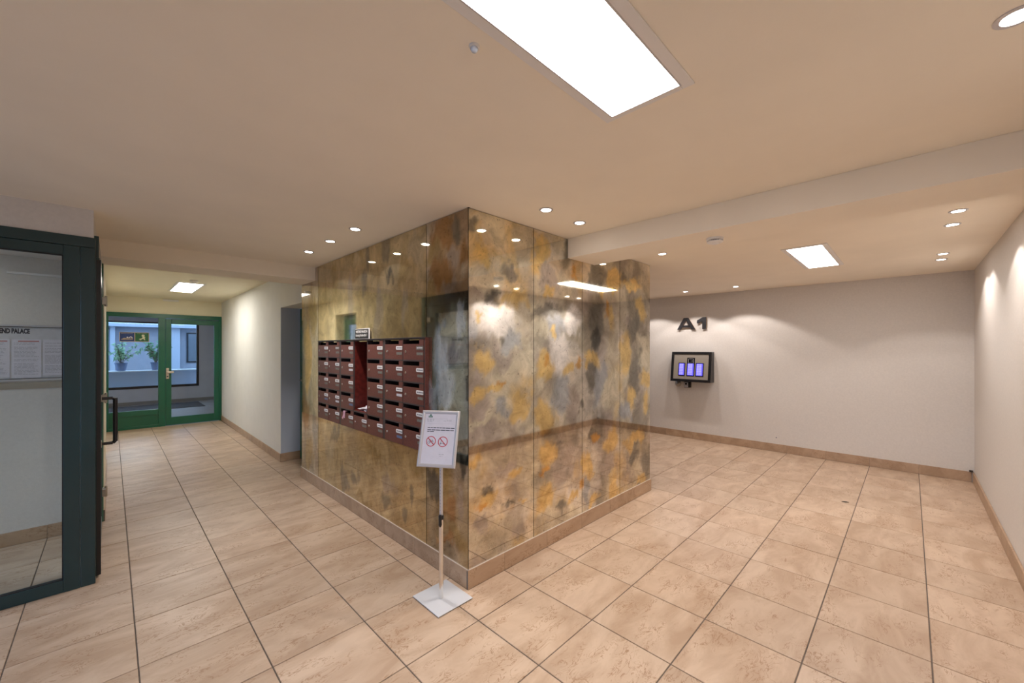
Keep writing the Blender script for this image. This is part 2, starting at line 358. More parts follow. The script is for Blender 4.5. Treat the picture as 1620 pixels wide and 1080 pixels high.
# ---- antique mirror panels ----
PAL = {'G': (.82, .60, .25), 'O': (.70, .40, .12), 'C': (.76, .71, .56), 'W': (.90, .88, .85), 'B': (.45, .48, .51), 'K': (.25, .24, .21),
       'D': (.14, .14, .13), 'M': (.50, .45, .41), 'T': (.60, .55, .44), 'R': (.44, .27, .13), 'U': (.48, .38, .20), 'P': (.76, .78, .78)}
BR = "1.71 2.37 0.12 0.05 C;1.64 2.33 0.05 0.05 K;1.66 2.16 0.07 0.07 G;1.85 2.31 0.08 0.09 C;1.91 2.05 0.08 0.05 K;1.71 1.97 0.12 0.07 C;2.10 2.21 0.09 0.18 T;1.77 1.86 0.05 0.07 D;2.00 1.86 0.16 0.07 G;1.62 1.65 0.04 0.07 B;1.82 1.72 0.20 0.11 W;1.98 1.57 0.08 0.07 B;1.70 1.72 0.03 0.02 G;2.09 1.75 0.12 0.09 T;1.90 1.60 0.02 0.02 K;1.84 1.50 0.08 0.07 M;1.69 1.44 0.10 0.07 G;1.98 1.42 0.13 0.06 M;1.91 1.31 0.13 0.04 C;2.11 1.39 0.08 0.11 C;1.62 1.32 0.04 0.04 M;1.66 1.22 0.07 0.05 G;1.82 1.23 0.08 0.03 G;1.89 1.25 0.04 0.02 O;1.88 1.10 0.05 0.04 B;2.04 1.08 0.10 0.09 G;1.71 1.05 0.11 0.03 C;1.71 0.97 0.12 0.04 M;1.67 0.84 0.05 0.03 G;1.91 0.78 0.12 0.06 T;1.98 0.64 0.05 0.03 G;1.74 0.53 0.08 0.07 G;1.67 0.49 0.06 0.02 O;1.73 0.60 0.07 0.03 K;1.91 0.70 0.08 0.04 M;2.07 0.43 0.05 0.02 G;1.94 0.42 0.05 0.02 K;1.79 0.26 0.17 0.08 T;1.68 0.35 0.07 0.04 M;2.04 0.22 0.09 0.06 M;1.63 0.27 0.04 0.05 T;2.27 2.24 0.07 0.12 G;2.42 2.37 0.08 0.06 T;2.64 2.31 0.11 0.15 K;2.38 2.07 0.11 0.10 M;2.37 1.97 0.04 0.05 G;2.76 2.11 0.04 0.06 O;2.35 1.82 0.15 0.05 K;2.46 1.70 0.11 0.09 B;2.67 1.74 0.10 0.11 W;2.29 1.67 0.09 0.07 C;2.45 1.68 0.04 0.05 G;2.50 1.48 0.10 0.15 W;2.32 1.38 0.10 0.10 G;2.35 1.42 0.03 0.05 O;2.76 1.39 0.04 0.05 O;2.63 1.32 0.06 0.07 G;2.54 1.16 0.10 0.13 B;2.27 1.24 0.06 0.07 C;2.35 0.99 0.12 0.10 G;2.78 1.04 0.04 0.04 K;2.67 1.00 0.07 0.16 M;2.33 0.71 0.10 0.10 G;2.33 0.60 0.07 0.02 O;2.26 0.54 0.04 0.02 O;2.33 0.39 0.10 0.09 G;2.58 0.60 0.12 0.13 M;2.78 0.38 0.04 0.06 O;2.67 0.27 0.05 0.04 G;2.54 0.26 0.06 0.04 K;2.46 0.13 0.16 0.07 T;3.31 2.18 0.15 0.09 G;3.04 2.20 0.12 0.11 K;3.07 2.01 0.03 0.06 G;3.20 1.88 0.04 0.07 O;2.99 1.81 0.12 0.17 K;3.29 1.79 0.06 0.12 G;2.99 1.61 0.06 0.08 D;3.31 1.53 0.10 0.24 T;2.94 1.42 0.09 0.07 G;3.15 1.30 0.08 0.17 B;2.92 1.25 0.06 0.11 K;3.25 1.12 0.11 0.15 C;3.02 1.18 0.07 0.17 B;2.99 0.74 0.07 0.08 K;3.29 0.64 0.12 0.12 G;3.02 0.70 0.04 0.05 O;2.90 0.51 0.07 0.08 G;3.17 0.43 0.10 0.12 M;3.31 0.19 0.09 0.18 G;2.97 0.16 0.07 0.07 G;2.88 0.33 0.06 0.11 B;3.48 2.20 0.07 0.06 K;3.67 2.16 0.18 0.06 G;3.83 1.92 0.11 0.09 G;3.67 1.72 0.11 0.16 K;3.87 1.56 0.11 0.08 C;3.54 1.47 0.10 0.19 G;3.73 1.27 0.09 0.23 K;3.94 1.20 0.10 0.09 G;3.91 1.40 0.12 0.09 C;3.67 1.02 0.06 0.14 G;3.54 0.91 0.11 0.09 B;3.95 0.93 0.07 0.12 G;3.71 0.63 0.18 0.08 G;3.71 0.45 0.12 0.08 K;3.95 0.33 0.10 0.12 K;3.88 0.13 0.11 0.06 G;3.54 0.04 0.10 0.10 C;3.80 0.02 0.08 0.08 K;3.49 1.96 0.06 0.12 T"
BL = "2.27 2.32 0.15 0.09 R;2.12 2.32 0.08 0.06 K;2.03 2.13 0.05 0.08 R;2.30 2.05 0.10 0.09 R;2.16 2.17 0.08 0.06 M;2.37 2.21 0.08 0.09 U;2.19 1.97 0.07 0.06 M;2.03 1.97 0.03 0.06 T;2.40 1.88 0.08 0.09 U;2.12 1.65 0.15 0.14 C;2.19 1.36 0.21 0.25 C;2.27 1.50 0.09 0.17 P;2.12 1.49 0.07 0.07 M;2.22 1.26 0.10 0.13 P;2.08 1.16 0.08 0.12 C;2.05 1.69 0.05 0.08 P;2.35 1.13 0.06 0.13 P;2.26 1.72 0.04 0.04 B;2.35 0.56 0.06 0.16 D;2.19 0.47 0.08 0.08 R;2.06 0.59 0.05 0.08 M;2.13 0.32 0.14 0.08 U;2.27 0.77 0.09 0.08 U;2.04 0.78 0.04 0.05 D;2.24 0.25 0.09 0.04 R;5.00 2.19 0.13 0.22 M;4.75 1.88 0.10 0.21 U;4.95 1.46 0.11 0.29 G;4.73 1.18 0.08 0.28 T;5.00 0.80 0.11 0.22 R;4.73 0.61 0.08 0.21 B;4.91 0.30 0.13 0.14 U;4.69 0.34 0.06 0.11 M;3.43 2.34 0.06 0.11 K;3.06 2.38 0.06 0.13 K;3.49 2.12 0.05 0.10 K;2.99 2.13 0.05 0.04 D;2.78 2.16 0.08 0.10 U;3.69 2.41 0.14 0.09 U;4.14 2.29 0.10 0.13 U;3.76 1.94 0.07 0.24 M;3.19 1.79 0.07 0.16 M;2.73 1.81 0.06 0.14 M;4.14 0.64 0.10 0.08 K;3.66 0.39 0.10 0.09 K;3.90 0.24 0.09 0.09 K;3.08 0.28 0.11 0.07 K;2.67 0.41 0.04 0.08 K;2.78 0.31 0.04 0.07 K;3.06 0.44 0.13 0.07 M;3.31 0.60 0.17 0.05 U;2.60 0.64 0.12 0.08 U;4.30 0.48 0.14 0.13 T;2.60 2.32 0.12 0.08 T;3.19 -0.02 0.16 0.05 U;3.49 0.17 0.13 0.06 U"
def parse(s): return [(*map(float, t.split()[:4]), t.split()[4]) for t in s.split(';') if t.strip()]
BR = parse(BR); BL = parse(BL)
def pig(a, z, blobs, left, big):
    seed = 11.0 if left else 0.0
    st = .35 if left else .8
    def fb(s, o): return noise.fractal(Vector((a * s + o + seed, z * s * st, o * 1.7)), 1.0, 2.0, 5)
    f1, f2 = fb(2.6, 1.3), fb(3.1, 7.7)
    if left: base = [Vector(PAL[k]) for k in ('U', 'M', 'T')]
    else: base = [Vector(PAL[k]) for k in ('T', 'M', 'C')]
    if left and big: base = [Vector((.62, .52, .33)), Vector((.50, .41, .26)), Vector((.68, .60, .42))]
    al = .95
    f3, f4 = fb(1.9, 21.3), fb(2.3, 33.9)
    c = base[0].lerp(base[1], min(1, max(0, .5 + f1 * 1.3))).lerp(base[2], min(1, max(0, .28 + f2 * 1.5)))
    if not (left and big):
        c = c.lerp(Vector(PAL['K']), .55 * min(1, max(0, (f3 - .12) * 4))).lerp(Vector(PAL['G' if not left else 'R']), .5 * min(1, max(0, (-f3 - .15) * 4))).lerp(Vector(PAL['W']), .45 * min(1, max(0, (f4 - .12) * 4)))
    wa = a + .075 * fb(4.5, 3.1) + .030 * fb(19, 5.2); wz = z + (.090 * fb(4.5, 9.4) + .034 * fb(19, 2.2)) * (1.6 if left else 1)
    for x, y, rx, rz, k in blobs:
        d = ((wa - x) / (rx * 1.05)) ** 2 + ((wz - y) / (rz * 1.05)) ** 2
        if d < 4:
            w = 1 / (1 + math.exp((d - 1.0) * 5.0)) * (.92 if not (left and big) else .8)
            c = c.lerp(Vector(PAL[k]), w)
            al += w * ({'P': .66, 'W': .85, 'B': .85}.get(k, .93) - al)
    return (*c, al)
def panel(a0, a1, left, big=False):
    z0, z1 = .122, CEIL - .004; st = .015
    na = max(2, int((a1 - a0) / st)); nz = int((z1 - z0) / st)
    P = lambda a, z: (1.583, a, z) if left else (a, 1.993, z)
    vs = []; fs = []; cols = []
    c0 = Vector(P((a0 + a1) / 2, (z0 + z1) / 2))
    blobs = BL if left else BR
    for j in range(nz + 1):
        for i in range(na + 1):
            a = a0 + (a1 - a0) * i / na; z = z0 + (z1 - z0) * j / nz
            vs.append(Vector(P(a, z)) - c0); cols.append(pig(a, z, blobs, left, big))
    for j in range(nz):
        for i in range(na):
            a = a0 + (a1 - a0) * (i + .5) / na; z = z0 + (z1 - z0) * (j + .5) / nz
            if left and MY0 + .012 < a < MY1 - .012 and MZ0 + .012 < z < MZ1 - .012: continue
            k = j * (na + 1) + i; f = (k, k + 1, k + na + 2, k + na + 1)
            fs.append(tuple(reversed(f)) if left else f)
    me = bpy.data.meshes.new('mirror_panel'); me.from_pydata(vs, [], fs); me.materials.append(M['mirror'])
    at = me.color_attributes.new('pigment', 'FLOAT_COLOR', 'POINT')
    at.data.foreach_set('color', [x for c in cols for x in c])
    o = bpy.data.objects.new('mirror_panel', me); link(o); o.parent = core; o.location = c0 - WL[core]; WL[o] = c0
    so = o.modifiers.new('thickness', 'SOLIDIFY'); so.thickness = .006; so.offset = -1
    return o
gp = .0028
for a0, a1, big in ((1.993, 2.472, False), (2.472, 4.605, True), (4.605, BY1 + .005, False)): panel(a0 + gp, a1 - gp, True, big)
for a0, a1 in ((1.583, 2.198), (2.198, 2.812), (2.812, 3.432), (3.432, 4.052)): panel(a0 + gp, a1 - gp, False)

box('trim_3', 'rubber', (1.5835, 1.5985, 1.9935, 2.0015, .122, CEIL), kind='structure'); box('trim_4', 'rubber', (1.5835, 1.5875, 1.9935, 1.996, .122, CEIL - .002), kind='structure')
# ---- baseboards: one tile per piece, joints in line with the floor joints ----
def base(name, axis, a0, a1, face, thick, h, into, m='plinth', lip=True):
    """axis 'x' or 'y': direction it runs in; face = coordinate of its visible face; into = +1/-1 towards the wall"""
    g = GX if axis == 'x' else GY
    if axis == 'x': bb = (a0, a1, face + into * .002, face + into * thick, 0, h - .003)
    else: bb = (face + into * .002, face + into * thick, a0, a1, 0, h - .003)
    rail = box(name, 'grout', bb, kind='structure')
    cuts = [a0] + [g + T * k for k in range(-8, 26) if a0 + .02 < g + T * k < a1 - .02] + [a1]
    for p, q_ in zip(cuts, cuts[1:]):
        p += .0008; q_ -= .0008
        if axis == 'x': b = (p, q_, face, face + into * thick, .002, h)
        else: b = (face, face + into * thick, p, q_, .002, h)
        box('tile', m, b, rail, bevel=.0012)
    return rail
base('baseboard_block_left', 'y', BY0 + .0137, BY1 + .02, 1.575, .0145, .121, +1)
base('baseboard_block_right', 'x', 1.5742, BX1 + .02, 1.985, .0145, .121, +1)
base('baseboard_far', 'y', -.50, 5.5, 6.862, .013, .115, +1)
base('baseboard_right', 'x', -2.5, 6.862, -.506, .013, .115, -1)
base('baseboard_hall_left', 'y', 5.07, 7.40, -.035, .025, .10, -1)
base('baseboard_vestibule', 'x', -1.6, -.08, 4.943, .012, .105, +1)
base('baseboard_reveal', 'x', 1.592, 1.84, 6.025, .01, .11, +1)
q = base('baseboard_hall_right', 'y', 6.03, 10.42, 1.590, .0095, .105, +1)
q.rotation_euler = (0, 0, -math.atan2(.045, 4.385)); q.location.x += .0225; 
for b in (box('trim_1', 'lip', (1.5755, 1.583, BY0, BY1 + .02, .1205, .1235), kind='structure'),
          box('trim_2', 'lip', (1.5755, BX1 + .02, 1.9855, 1.993, .1205, .1235), kind='structure')): pass

# =====================================================================
#                      DOORS AND GLAZED FRAMES
# =====================================================================
# glazed side panel of the entrance (faces the camera)
w1 = thing('window_1', (-.6, 3.79, 0), kind='structure')
boxes('frame', 'dark_green', [(-1.30, -.070, 3.762, 3.86, 2.170, 2.2355), (-.136, -.070, 3.768, 3.84, 0, 2.170), (-1.30, -1.235, 3.768, 3.84, 0, 2.17)], w1, bevel=.003)
boxes('sash', 'dark_green', [(-.208, -.138, 3.766, 3.82, 0, 2.168), (-1.233, -1.16, 3.766, 3.82, 0, 2.168), (-1.16, -.208, 3.766, 3.82, 2.108, 2.168),
                             (-1.16, -.208, 3.766, 3.82, 0.002, .076)], w1, bevel=.002)
boxes('gasket', 'rubber', [(-.214, -.208, 3.772, 3.80, .076, 2.108), (-1.16, -.214, 3.772, 3.80, 2.102, 2.108), (-1.16, -.214, 3.772, 3.80, .076, .080)], w1)
box('glass_pane', 'glass', (-1.16, -.212, 3.785, 3.791, .078, 2.104), w1)
# entrance door leaf, seen edge-on
d2 = thing('door_2', (-.075, 4.9, 0), kind='structure')
DL0, DL1 = 3.850, 4.955
boxes('leaf_frame', 'dark_green', [(-.102, -.052, DL0, 4.03, .014, 2.124), (-.102, -.052, 4.79, DL1, .014, 2.124), (-.102, -.052, 4.03, 4.79, 2.02, 2.124),
                                   (-.102, -.052, 4.03, 4.79, .014, .13)], d2, bevel=.003)
box('glass_pane', 'glass', (-.080, -.074, 4.03, 4.79, .13, 2.02), d2)
boxes('edge_seal', 'black', [(-.066, -.046, DL0 - .006, DL0, .02, 2.11), (-.052, -.046, DL0, DL0 + .02, .02, 2.11)], d2)
boxes('frame', 'dark_green', [(-.12, -.056, 3.862, 5.06, 2.126, 2.27), (-.12, -.066, 4.958, 5.06, 0, 2.126)], d2, bevel=.002)
boxes('jamb_cover', 'green', [(-.062, -.046, 5.062, 5.148, 0, 2.285)], d2, bevel=.002, label='cover strip of the jamb, hall light put into its brighter green')  # hall light falling on the jamb is put into the brighter green
hy, hx = 3.985, .022
h = MB().path([(-.052, hy, 1.175), (hx - .012, hy, 1.175), (hx, hy, 1.163)], .0105, 14).path([(hx, hy, 1.175), (hx, hy, .872)], .0125, 16)
h.path([(-.052, hy, .862), (hx - .012, hy, .862), (hx, hy, .876)], .0105, 14)
hd = h.build('handle', 'black', d2, smooth=True)
box('bracket', 'steel', (-.052, -.044, hy - .016, hy + .016, 1.155, 1.20), hd); box('bracket', 'steel', (-.052, -.044, hy - .016, hy + .016, .84, .885), hd)
for z in (1.93, 1.095, .29):
    MB().box(-.052, -.030, 4.90, 4.985, z - .03, z + .03).tube((-.030, 4.957, z - .045), (-.030, 4.957, z + .045), .009).build('hinge', 'steel', d2, bevel=.002)
# closer arm rail on the vestibule wall
box('door_closer_rail', 'white_plastic', (-.56, -.12, 4.935, 4.955, 2.100, 2.116), label='slim white rail high on the vestibule wall behind the entrance glazing', cat='rail')
# outer entrance glazing (gives daylight)
w3 = thing('window_3', (-1.71, 4.4, 0), kind='structure')
boxes('frame', 'dark_green', [(-1.74, -1.69, 3.96, 4.02, 0, 2.24), (-1.74, -1.69, 4.895, 4.955, 0, 2.24), (-1.74, -1.69, 4.02, 4.895, 2.17, 2.24), (-1.74, -1.69, 4.02, 4.895, 0, .10)], w3)
box('glass_pane', 'glass', (-1.718, -1.712, 4.02, 4.895, .10, 2.17), w3)
w2 = thing('window_2', (-2.55, 1.75, 0), kind='structure')
boxes('frame', 'dark_green', [(-2.58, -2.52, .3, .37, .12, 2.15), (-2.58, -2.52, 3.13, 3.2, .12, 2.15), (-2.58, -2.52, 1.71, 1.79, .12, 2.15),
                              (-2.58, -2.52, .37, 3.13, 2.08, 2.15), (-2.58, -2.52, .37, 3.13, .12, .19)], w2)
for a, b in ((.37, 1.71), (1.79, 3.13)): box('glass_pane', 'glass', (-2.553, -2.547, a, b, .19, 2.08), w2)

# green door and side light at the end of the hallway
d1 = thing('door_1', (.80, 10.43, 0), kind='structure')
Y0 = 10.40
boxes('frame', 'green', [(-.058, 1.643, Y0, Y0 + .09, 2.11, 2.19), (-.058, -.030, Y0, Y0 + .09, 0, 2.11), (1.600, 1.643, Y0, Y0 + .09, 0, 2.11), (.645, .748, Y0 - .004, Y0 + .09, 0, 2.11)], d1, bevel=.003)
boxes('side_light_frame', 'green', [(-.030, .645, Y0 + .012, Y0 + .07, .245, .345), (-.030, .645, Y0 + .012, Y0 + .07, 0, .05)], d1, bevel=.003)
box('kick_panel', 'green', (-.030, .645, Y0 + .03, Y0 + .06, .05, .245), d1)
box('glass_pane', 'glass', (-.030, .645, Y0 + .04, Y0 + .046, .345, 2.11), d1)
leaf = boxes('door_leaf', 'green', [(.752, .838, Y0 + .006, Y0 + .06, .012, 2.10), (1.517, 1.600, Y0 + .006, Y0 + .06, .012, 2.10),
                          (.838, 1.517, Y0 + .006, Y0 + .06, 2.00, 2.10), (.838, 1.517, Y0 + .006, Y0 + .06, .012, .165)], d1, bevel=.003)
box('glass_pane', 'glass', (.838, 1.517, Y0 + .03, Y0 + .036, .165, 2.00), leaf)
hn = box('handle', 'brass', (.758, .800, Y0 - .012, Y0 + .006, .925, 1.135), d1, bevel=.004)
MB().box(.770, .870, Y0 - .062, Y0 - .040, 1.035, 1.072).box(.77, .79, Y0 - .05, Y0 - .01, 1.04, 1.067).build('lever', 'brass', hn, bevel=.004)
MB().tube((.779, Y0 - .018, .97), (.779, Y0 - .012, .97), .013).build('lock_cylinder', 'ink_dark', hn)
# side door in the hallway's left wall, seen only in the mirror
d3 = thing('door_3', (-.26, (D3a + D3b) / 2, 0), kind='structure')
boxes('frame', 'green', [(-.29, -.235, D3a, D3a + .07, 0, 2.20), (-.29, -.235, D3b - .07, D3b, 0, 2.20), (-.29, -.235, D3a + .07, D3b - .07, 2.12, 2.20)], d3, bevel=.003)
boxes('door_leaf', 'green', [(-.285, -.245, D3a + .075, D3a + .17, .01, 2.115), (-.285, -.245, D3b - .20, D3b - .075, .01, 2.115), (-.285, -.245, D3a + .17, D3b - .20, 2.0, 2.115),
                             (-.285, -.245, D3a + .17, D3b - .20, .01, .2)], d3, bevel=.003)
box('glass_pane', 'glass', (-.268, -.262, D3a + .17, D3b - .20, .2, 2.0), d3)
box('wall_yard', 'out_wall', (-4.2, -4.1, 5.2, 10.2, -.2, 3.2), kind='structure')
# green door at the side opening behind the block
d4 = thing('door_4', (1.86, 5.6, 0), kind='structure')
boxes('frame', 'green', [(1.835, 1.885, 5.96, 6.03, 0, 2.065), (1.835, 1.885, 5.14, 5.21, 0, 2.065), (1.835, 1.885, 5.21, 5.96, 2.0, 2.065)], d4, bevel=.003)
box('door_leaf', 'green', (1.845, 1.875, 5.21, 5.96, .01, 2.0), d4)
MB().box(1.832, 1.838, 5.90, 5.945, .95, 1.2).tube((1.835, 5.925, 1.09), (1.80, 5.925, 1.09), .009).tube((1.80, 5.925, 1.09), (1.80, 5.85, 1.09), .009).build('handle', 'steel', d4)

# =====================================================================
#                  BEYOND THE END DOOR: corridor and court
# =====================================================================
box('floor_corridor', 'out_floor', (-3.0, 5.0, 10.53, 14.8, -.12, -.002), kind='structure')
box('ceiling_corridor', 'corr_wall', (-3.0, 5.0, 10.53, 14.95, 2.36, 2.5), kind='structure')
WY = 14.8
boxes('wall_corridor', 'corr_wall', [(-3, 1.80, WY, WY + .12, 0, .435), (1.80, 5.0, WY, WY + .12, 0, 2.36), (-3.0, 1.80, WY, WY + .12, 2.24, 2.36), (5.0, 5.1, 10.4, 14.9, 0, 2.4), (-3.1, -3, 10.4, 14.9, 0, 2.4),
       (-3, -.30, 10.53, 10.63, 0, 2.36), (1.85, 5.0, 10.53, 10.63, 0, 2.36)], kind='structure')
base('baseboard_corridor', 'x', -3, 5, WY - .012, .012, .09, +1, m='out_floor')
w4 = thing('window_4', (0, WY, .44), kind='structure')
boxes('frame', 'black', [(-3, 1.80, WY - .01, WY + .06, .436, .50), (1.745, 1.80, WY - .01, WY + .06, .50, 2.24), (-3, 1.745, WY - .01, WY + .06, 2.20, 2.24), (-3, -2.95, WY - .01, WY + .06, .5, 2.2)], w4)
box('glass_pane', 'glass', (-2.95, 1.745, WY + .02, WY + .026, .50, 2.20), w4)
box('doormat', 'mat_dark', (-.6, 1.75, 13.3, 14.55, -.002, .006), label='dark mat on the corridor floor beyond the green glazed door', cat='mat')
# parapet and planter ledge outside
boxes('parapet', 'out_white', [(-4, 6, 15.6, 15.95, -.1, .86)], label='white parapet wall outside the corridor window carrying the plants', cat='parapet')
box('ledge', 'white_plastic', (-4, 6, 15.52, 16.05, .86, .89), label='white ledge capping the parapet beyond the corridor window', cat='ledge')
box('ground_court', 'out_floor', (-8, 10, 14.92, 24, -.15, -.1), kind='structure')
hs = thing('annex_building', (1.0, 19.0, -.1), 'pale single-storey annex across the court beyond the plants', 'building')
boxes('wall', 'out_wall', [(-6, 1.95, 19.0, 19.2, -.1, 2.25), (3.05, 8, 19.0, 19.2, -.1, 2.25), (1.95, 3.05, 19.0, 19.2, -.1, 1.0), (1.95, 3.05, 19.0, 19.2, 2.1, 2.25), (1.95, 3.05, 20, 20.1, 0, 2.3)], hs)
boxes('roof', 'out_white', [(-6, 8, 18.6, 19.6, 2.25, 2.36)], hs)
boxes('post', 'out_white', [(-.02, .10, 18.8, 18.95, -.1, 2.25)], hs); boxes('post', 'out_white', [(1.35, 1.75, 18.8, 18.95, -.1, 2.25)], hs)
wf = boxes('window_frame', 'black', [(1.95, 2.0, 18.96, 19.05, 1.0, 2.1), (3.0, 3.05, 18.96, 19.05, 1.0, 2.1), (2.0, 3.0, 18.96, 19.05, 2.05, 2.1), (2.0, 3.0, 18.96, 19.05, 1.0, 1.05)], hs)
box('pane', 'glass', (2.0, 3.0, 19.0, 19.006, 1.05, 2.05), wf)
def plant(x, y, z, hgt, wid, n, m, lab, pot_r=.13):
    t = thing('potted_plant', (x, y, z), lab, 'plant', 'potted plants outside the corridor window')
    MB().lathe((x, y, z), [(pot_r * .7, 0), (pot_r, .20), (pot_r * 1.05, .20), (pot_r * 1.05, .225), (pot_r * .9, .225), (pot_r * .85, .19)], n=20).build('pot', 'pot', t, smooth=True)
    r = random.Random(int(x * 100) + 5); s = MB(); f = MB()
    for k in range(9):
        a = r.uniform(0, 2 * PI); e = Vector((math.cos(a) * wid * r.uniform(.3, 1), math.sin(a) * wid * .6 * r.uniform(.3, 1), hgt * r.uniform(.6, 1)))
        p0 = Vector((x, y, z + .18)); p1 = p0 + Vector((e.x * .35, e.y * .35, e.z * .55)); p2 = p0 + e
        s.tube(p0, p1, .008, .006, 6).tube(p1, p2, .006, .003, 6)
        for i in range(n):
            u = r.uniform(.25, 1); p = p0.lerp(p1, u * 2) if u < .5 else p1.lerp(p2, u * 2 - 1)
            d = Vector((r.uniform(-1, 1), r.uniform(-1, 1), r.uniform(-.5, .6))).normalized(); w = d.orthogonal().normalized() * .022; L_ = r.uniform(.07, .13)
            f.add([p, p + d * L_ * .5 + w, p + d * L_ - Vector((0, 0, .02)), p + d * L_ * .5 - w, p + d * L_ * .5 + Vector((0, 0, .006))], [(0, 1, 4), (1, 2, 4), (2, 3, 4), (3, 0, 4)])
    s.build('stem', 'stem', t); f.build('foliage', m, t, kind='stuff')
plant(.20, 15.78, .89, .66, .48, 34, 'leaf_pale', 'bushy pale-green potted plant at the left of the corridor window')
plant(.92, 15.80, .80 + .09, .70, .40, 36, 'leaf', 'darker upright potted plant on the ledge, right of the white post', .11)
# =====================================================================
#                          MAILBOX BANK
# =====================================================================
XF = 1.555
mb = thing('mailbox_bank', (1.62, 3.487, .785), 'dark red mottled mailbox bank set into the mirrored wall', 'mailboxes')
cols = [(4.246, 4.522), (3.958, 4.238), (3.640, 3.922), (3.362, 3.632), (3.072, 3.354), (2.756, 3.036), (2.464, 2.748)]   # 4th: open niche
ztop = 1.590; pitch = .1605
YA, YB = 2.449, 4.526
q = MB()
q.box(XF + .004, 1.85, YA, YB, 1.590, 1.5985).box(XF + .004, 1.85, YA, YB, .786, .7925)
edges = [YA, 2.464], [2.748, 2.756], [3.036, 3.072], [3.354, 3.362], [3.632, 3.640], [3.922, 3.958], [4.238, 4.246], [4.522, YB]
for a, b in edges: q.box(XF + .002, 1.84, a, b, .7925, 1.590)
carc = q.build('carcass', 'box_frame', mb)
box('back_panel', 'dark_void', (1.842, 1.85, YA, YB, .786, 1.5985), mb)
box('top_cap', 'box_frame', (XF - .006, 1.592, YA - .003, YB + .003, 1.5985, 1.604), mb, bevel=.001)
box('side_panel', 'box_red', (XF, 1.592, YA - .008, YA, .786, 1.5985), mb)
for ci, (a, b) in enumerate(cols):
    for k in range(1, 5):
        if ci == 3 and k < 4: continue
        z = ztop - pitch * k
        box('shelf', 'box_frame', (XF - .001, 1.84, a, b, z - .003, z + .007), mb)
# niche lining
nz = ztop - 4 * pitch
a, b = cols[3]
boxes('niche_lining', 'niche_red', [(XF + .012, 1.838, b - .004, b, nz + .008, 1.589), (XF + .012, 1.838, a, a + .004, nz + .008, 1.589), (1.834, 1.838, a, b, nz + .008, 1.589),
                                    (XF + .003, 1.834, a + .004, b - .004, nz + .007, nz + .013)], mb)
rr = random.Random(3)
dm = {}
for ci, (a, b) in enumerate(cols):
    for k in range(5):
        if ci == 3 and k < 4: continue
        zt = ztop - pitch * k - (.002 if k == 0 else .0015); zb = ztop - pitch * (k + 1) + (.0075 if k < 4 else .002)
        w = b - a; cut = zt - .033
        poly = [(.0012, zb), (w - .0012, zb), (w - .0012, cut), (w * .205, cut), (w * .205, zt), (.0012, zt)]
        dd = MB().prism([(y, z) for y, z in poly], (XF, a, 0), (0, 1, 0), (0, 0, 1), (.009, 0, 0)).build('mailbox_door', 'box_red', mb, bevel=.0008, seg=1)
        # chrome cam lock at the far (hinge-opposite) side
        ly = b - .040; lz = zt - .088 + rr.uniform(-.002, .002)
        MB().lathe((XF + .001, ly, lz), [(.0095, 0), (.0095, .004), (.0075, .006), (.0035, .0062)], axis=(-1, 0, 0), n=14).box(XF - .0075, XF - .005, ly - .0012, ly + .0012, lz - .005, lz + .005).build('lock', 'chrome', dd, smooth=False)
        # rounded name plate and faded sticker at the near side
        pl = .098; y1 = a + .004; y2 = a + pl; z1 = zt - .076; z2 = zt - .048
        dark = (ci == 6 and k == 0) or (ci == 1 and k == 0)
        pts = [(y1, z1), (y2 - .008, z1), (y2 - .002, z1 + .005), (y2, z1 + .014), (y2 - .002, z2 - .005), (y2 - .008, z2), (y1, z2)]
        np_ = MB().prism(pts, (XF, 0, 0), (0, 1, 0), (0, 0, 1), (-.0022, 0, 0)).build('name_plate', 'sticker' if dark else 'white_plastic', dd)
        t = MB(); yy = y2 - .014
        while yy > y1 + .012:
            l = rr.uniform(.006, .016); t.box(XF - .0027, XF - .0023, yy - l, yy, (z1 + z2) / 2 - .004, (z1 + z2) / 2 + .004); yy -= l + .004
        t.build('print', 'ink_dark' if not dark else 'paper', np_) if False else t.build('print', 'ink' if not dark else 'paper', dd)
        m = 'sticker' if rr.random() < .86 else ('paper_grey' if rr.random() < .5 else 'pot')
        box('sticker', m, (XF - .0012, XF, a + .008, a + .088 + rr.uniform(-.01, .006), z1 - .038, z1 - .019), dd)
# papers lying in the niche, leaflet in a slot, sign on top
a, b = cols[3]; y = (a + b) / 2 - .03; z0 = nz + .0135
for n, (dy, rot, m_, lab) in enumerate([(0, .1, 'paper', 'lowest folded sheet of post lying in the open red niche'), (.02, -.3, 'paper_grey', 'greyer folded sheet in the middle of the pile in the niche'),
                                        (-.03, .45, 'paper', 'topmost crumpled white sheet lying in the open red niche')]):
    q = MB(); c_, s_ = math.cos(rot), math.sin(rot); N_ = 6; zz = z0 + n * .013
    top = [];
    for i in range(N_ + 1):
        for j in range(2):
            u = (i / N_ - .5) * .19; v = (j - .5) * .13
            top.append((1.65 + u * s_ + v * c_, y + dy + u * c_ - v * s_, zz + .007 + .0055 * math.sin(i * 1.9 + j + n)))
    fs = [(2 * i, 2 * i + 1, 2 * i + 3, 2 * i + 2) for i in range(N_)]
    lo = [(p[0], p[1], p[2] - .003) for p in top]; k0 = len(top)
    fs2 = [(k0 + a_, k0 + d_, k0 + c2, k0 + b_) for a_, b_, c2, d_ in fs]
    rim = [2 * i for i in range(N_ + 1)] + [2 * i + 1 for i in range(N_, -1, -1)]
    fr = [(rim[i], rim[(i + 1) % len(rim)], k0 + rim[(i + 1) % len(rim)], k0 + rim[i]) for i in range(len(rim))]
    q.add(top + lo, fs + fs2 + fr).build('letter_mail', m_, label=lab, cat='mail', group='post in the open niche')
a, b = cols[2]; zz = ztop - 4 * pitch - .030
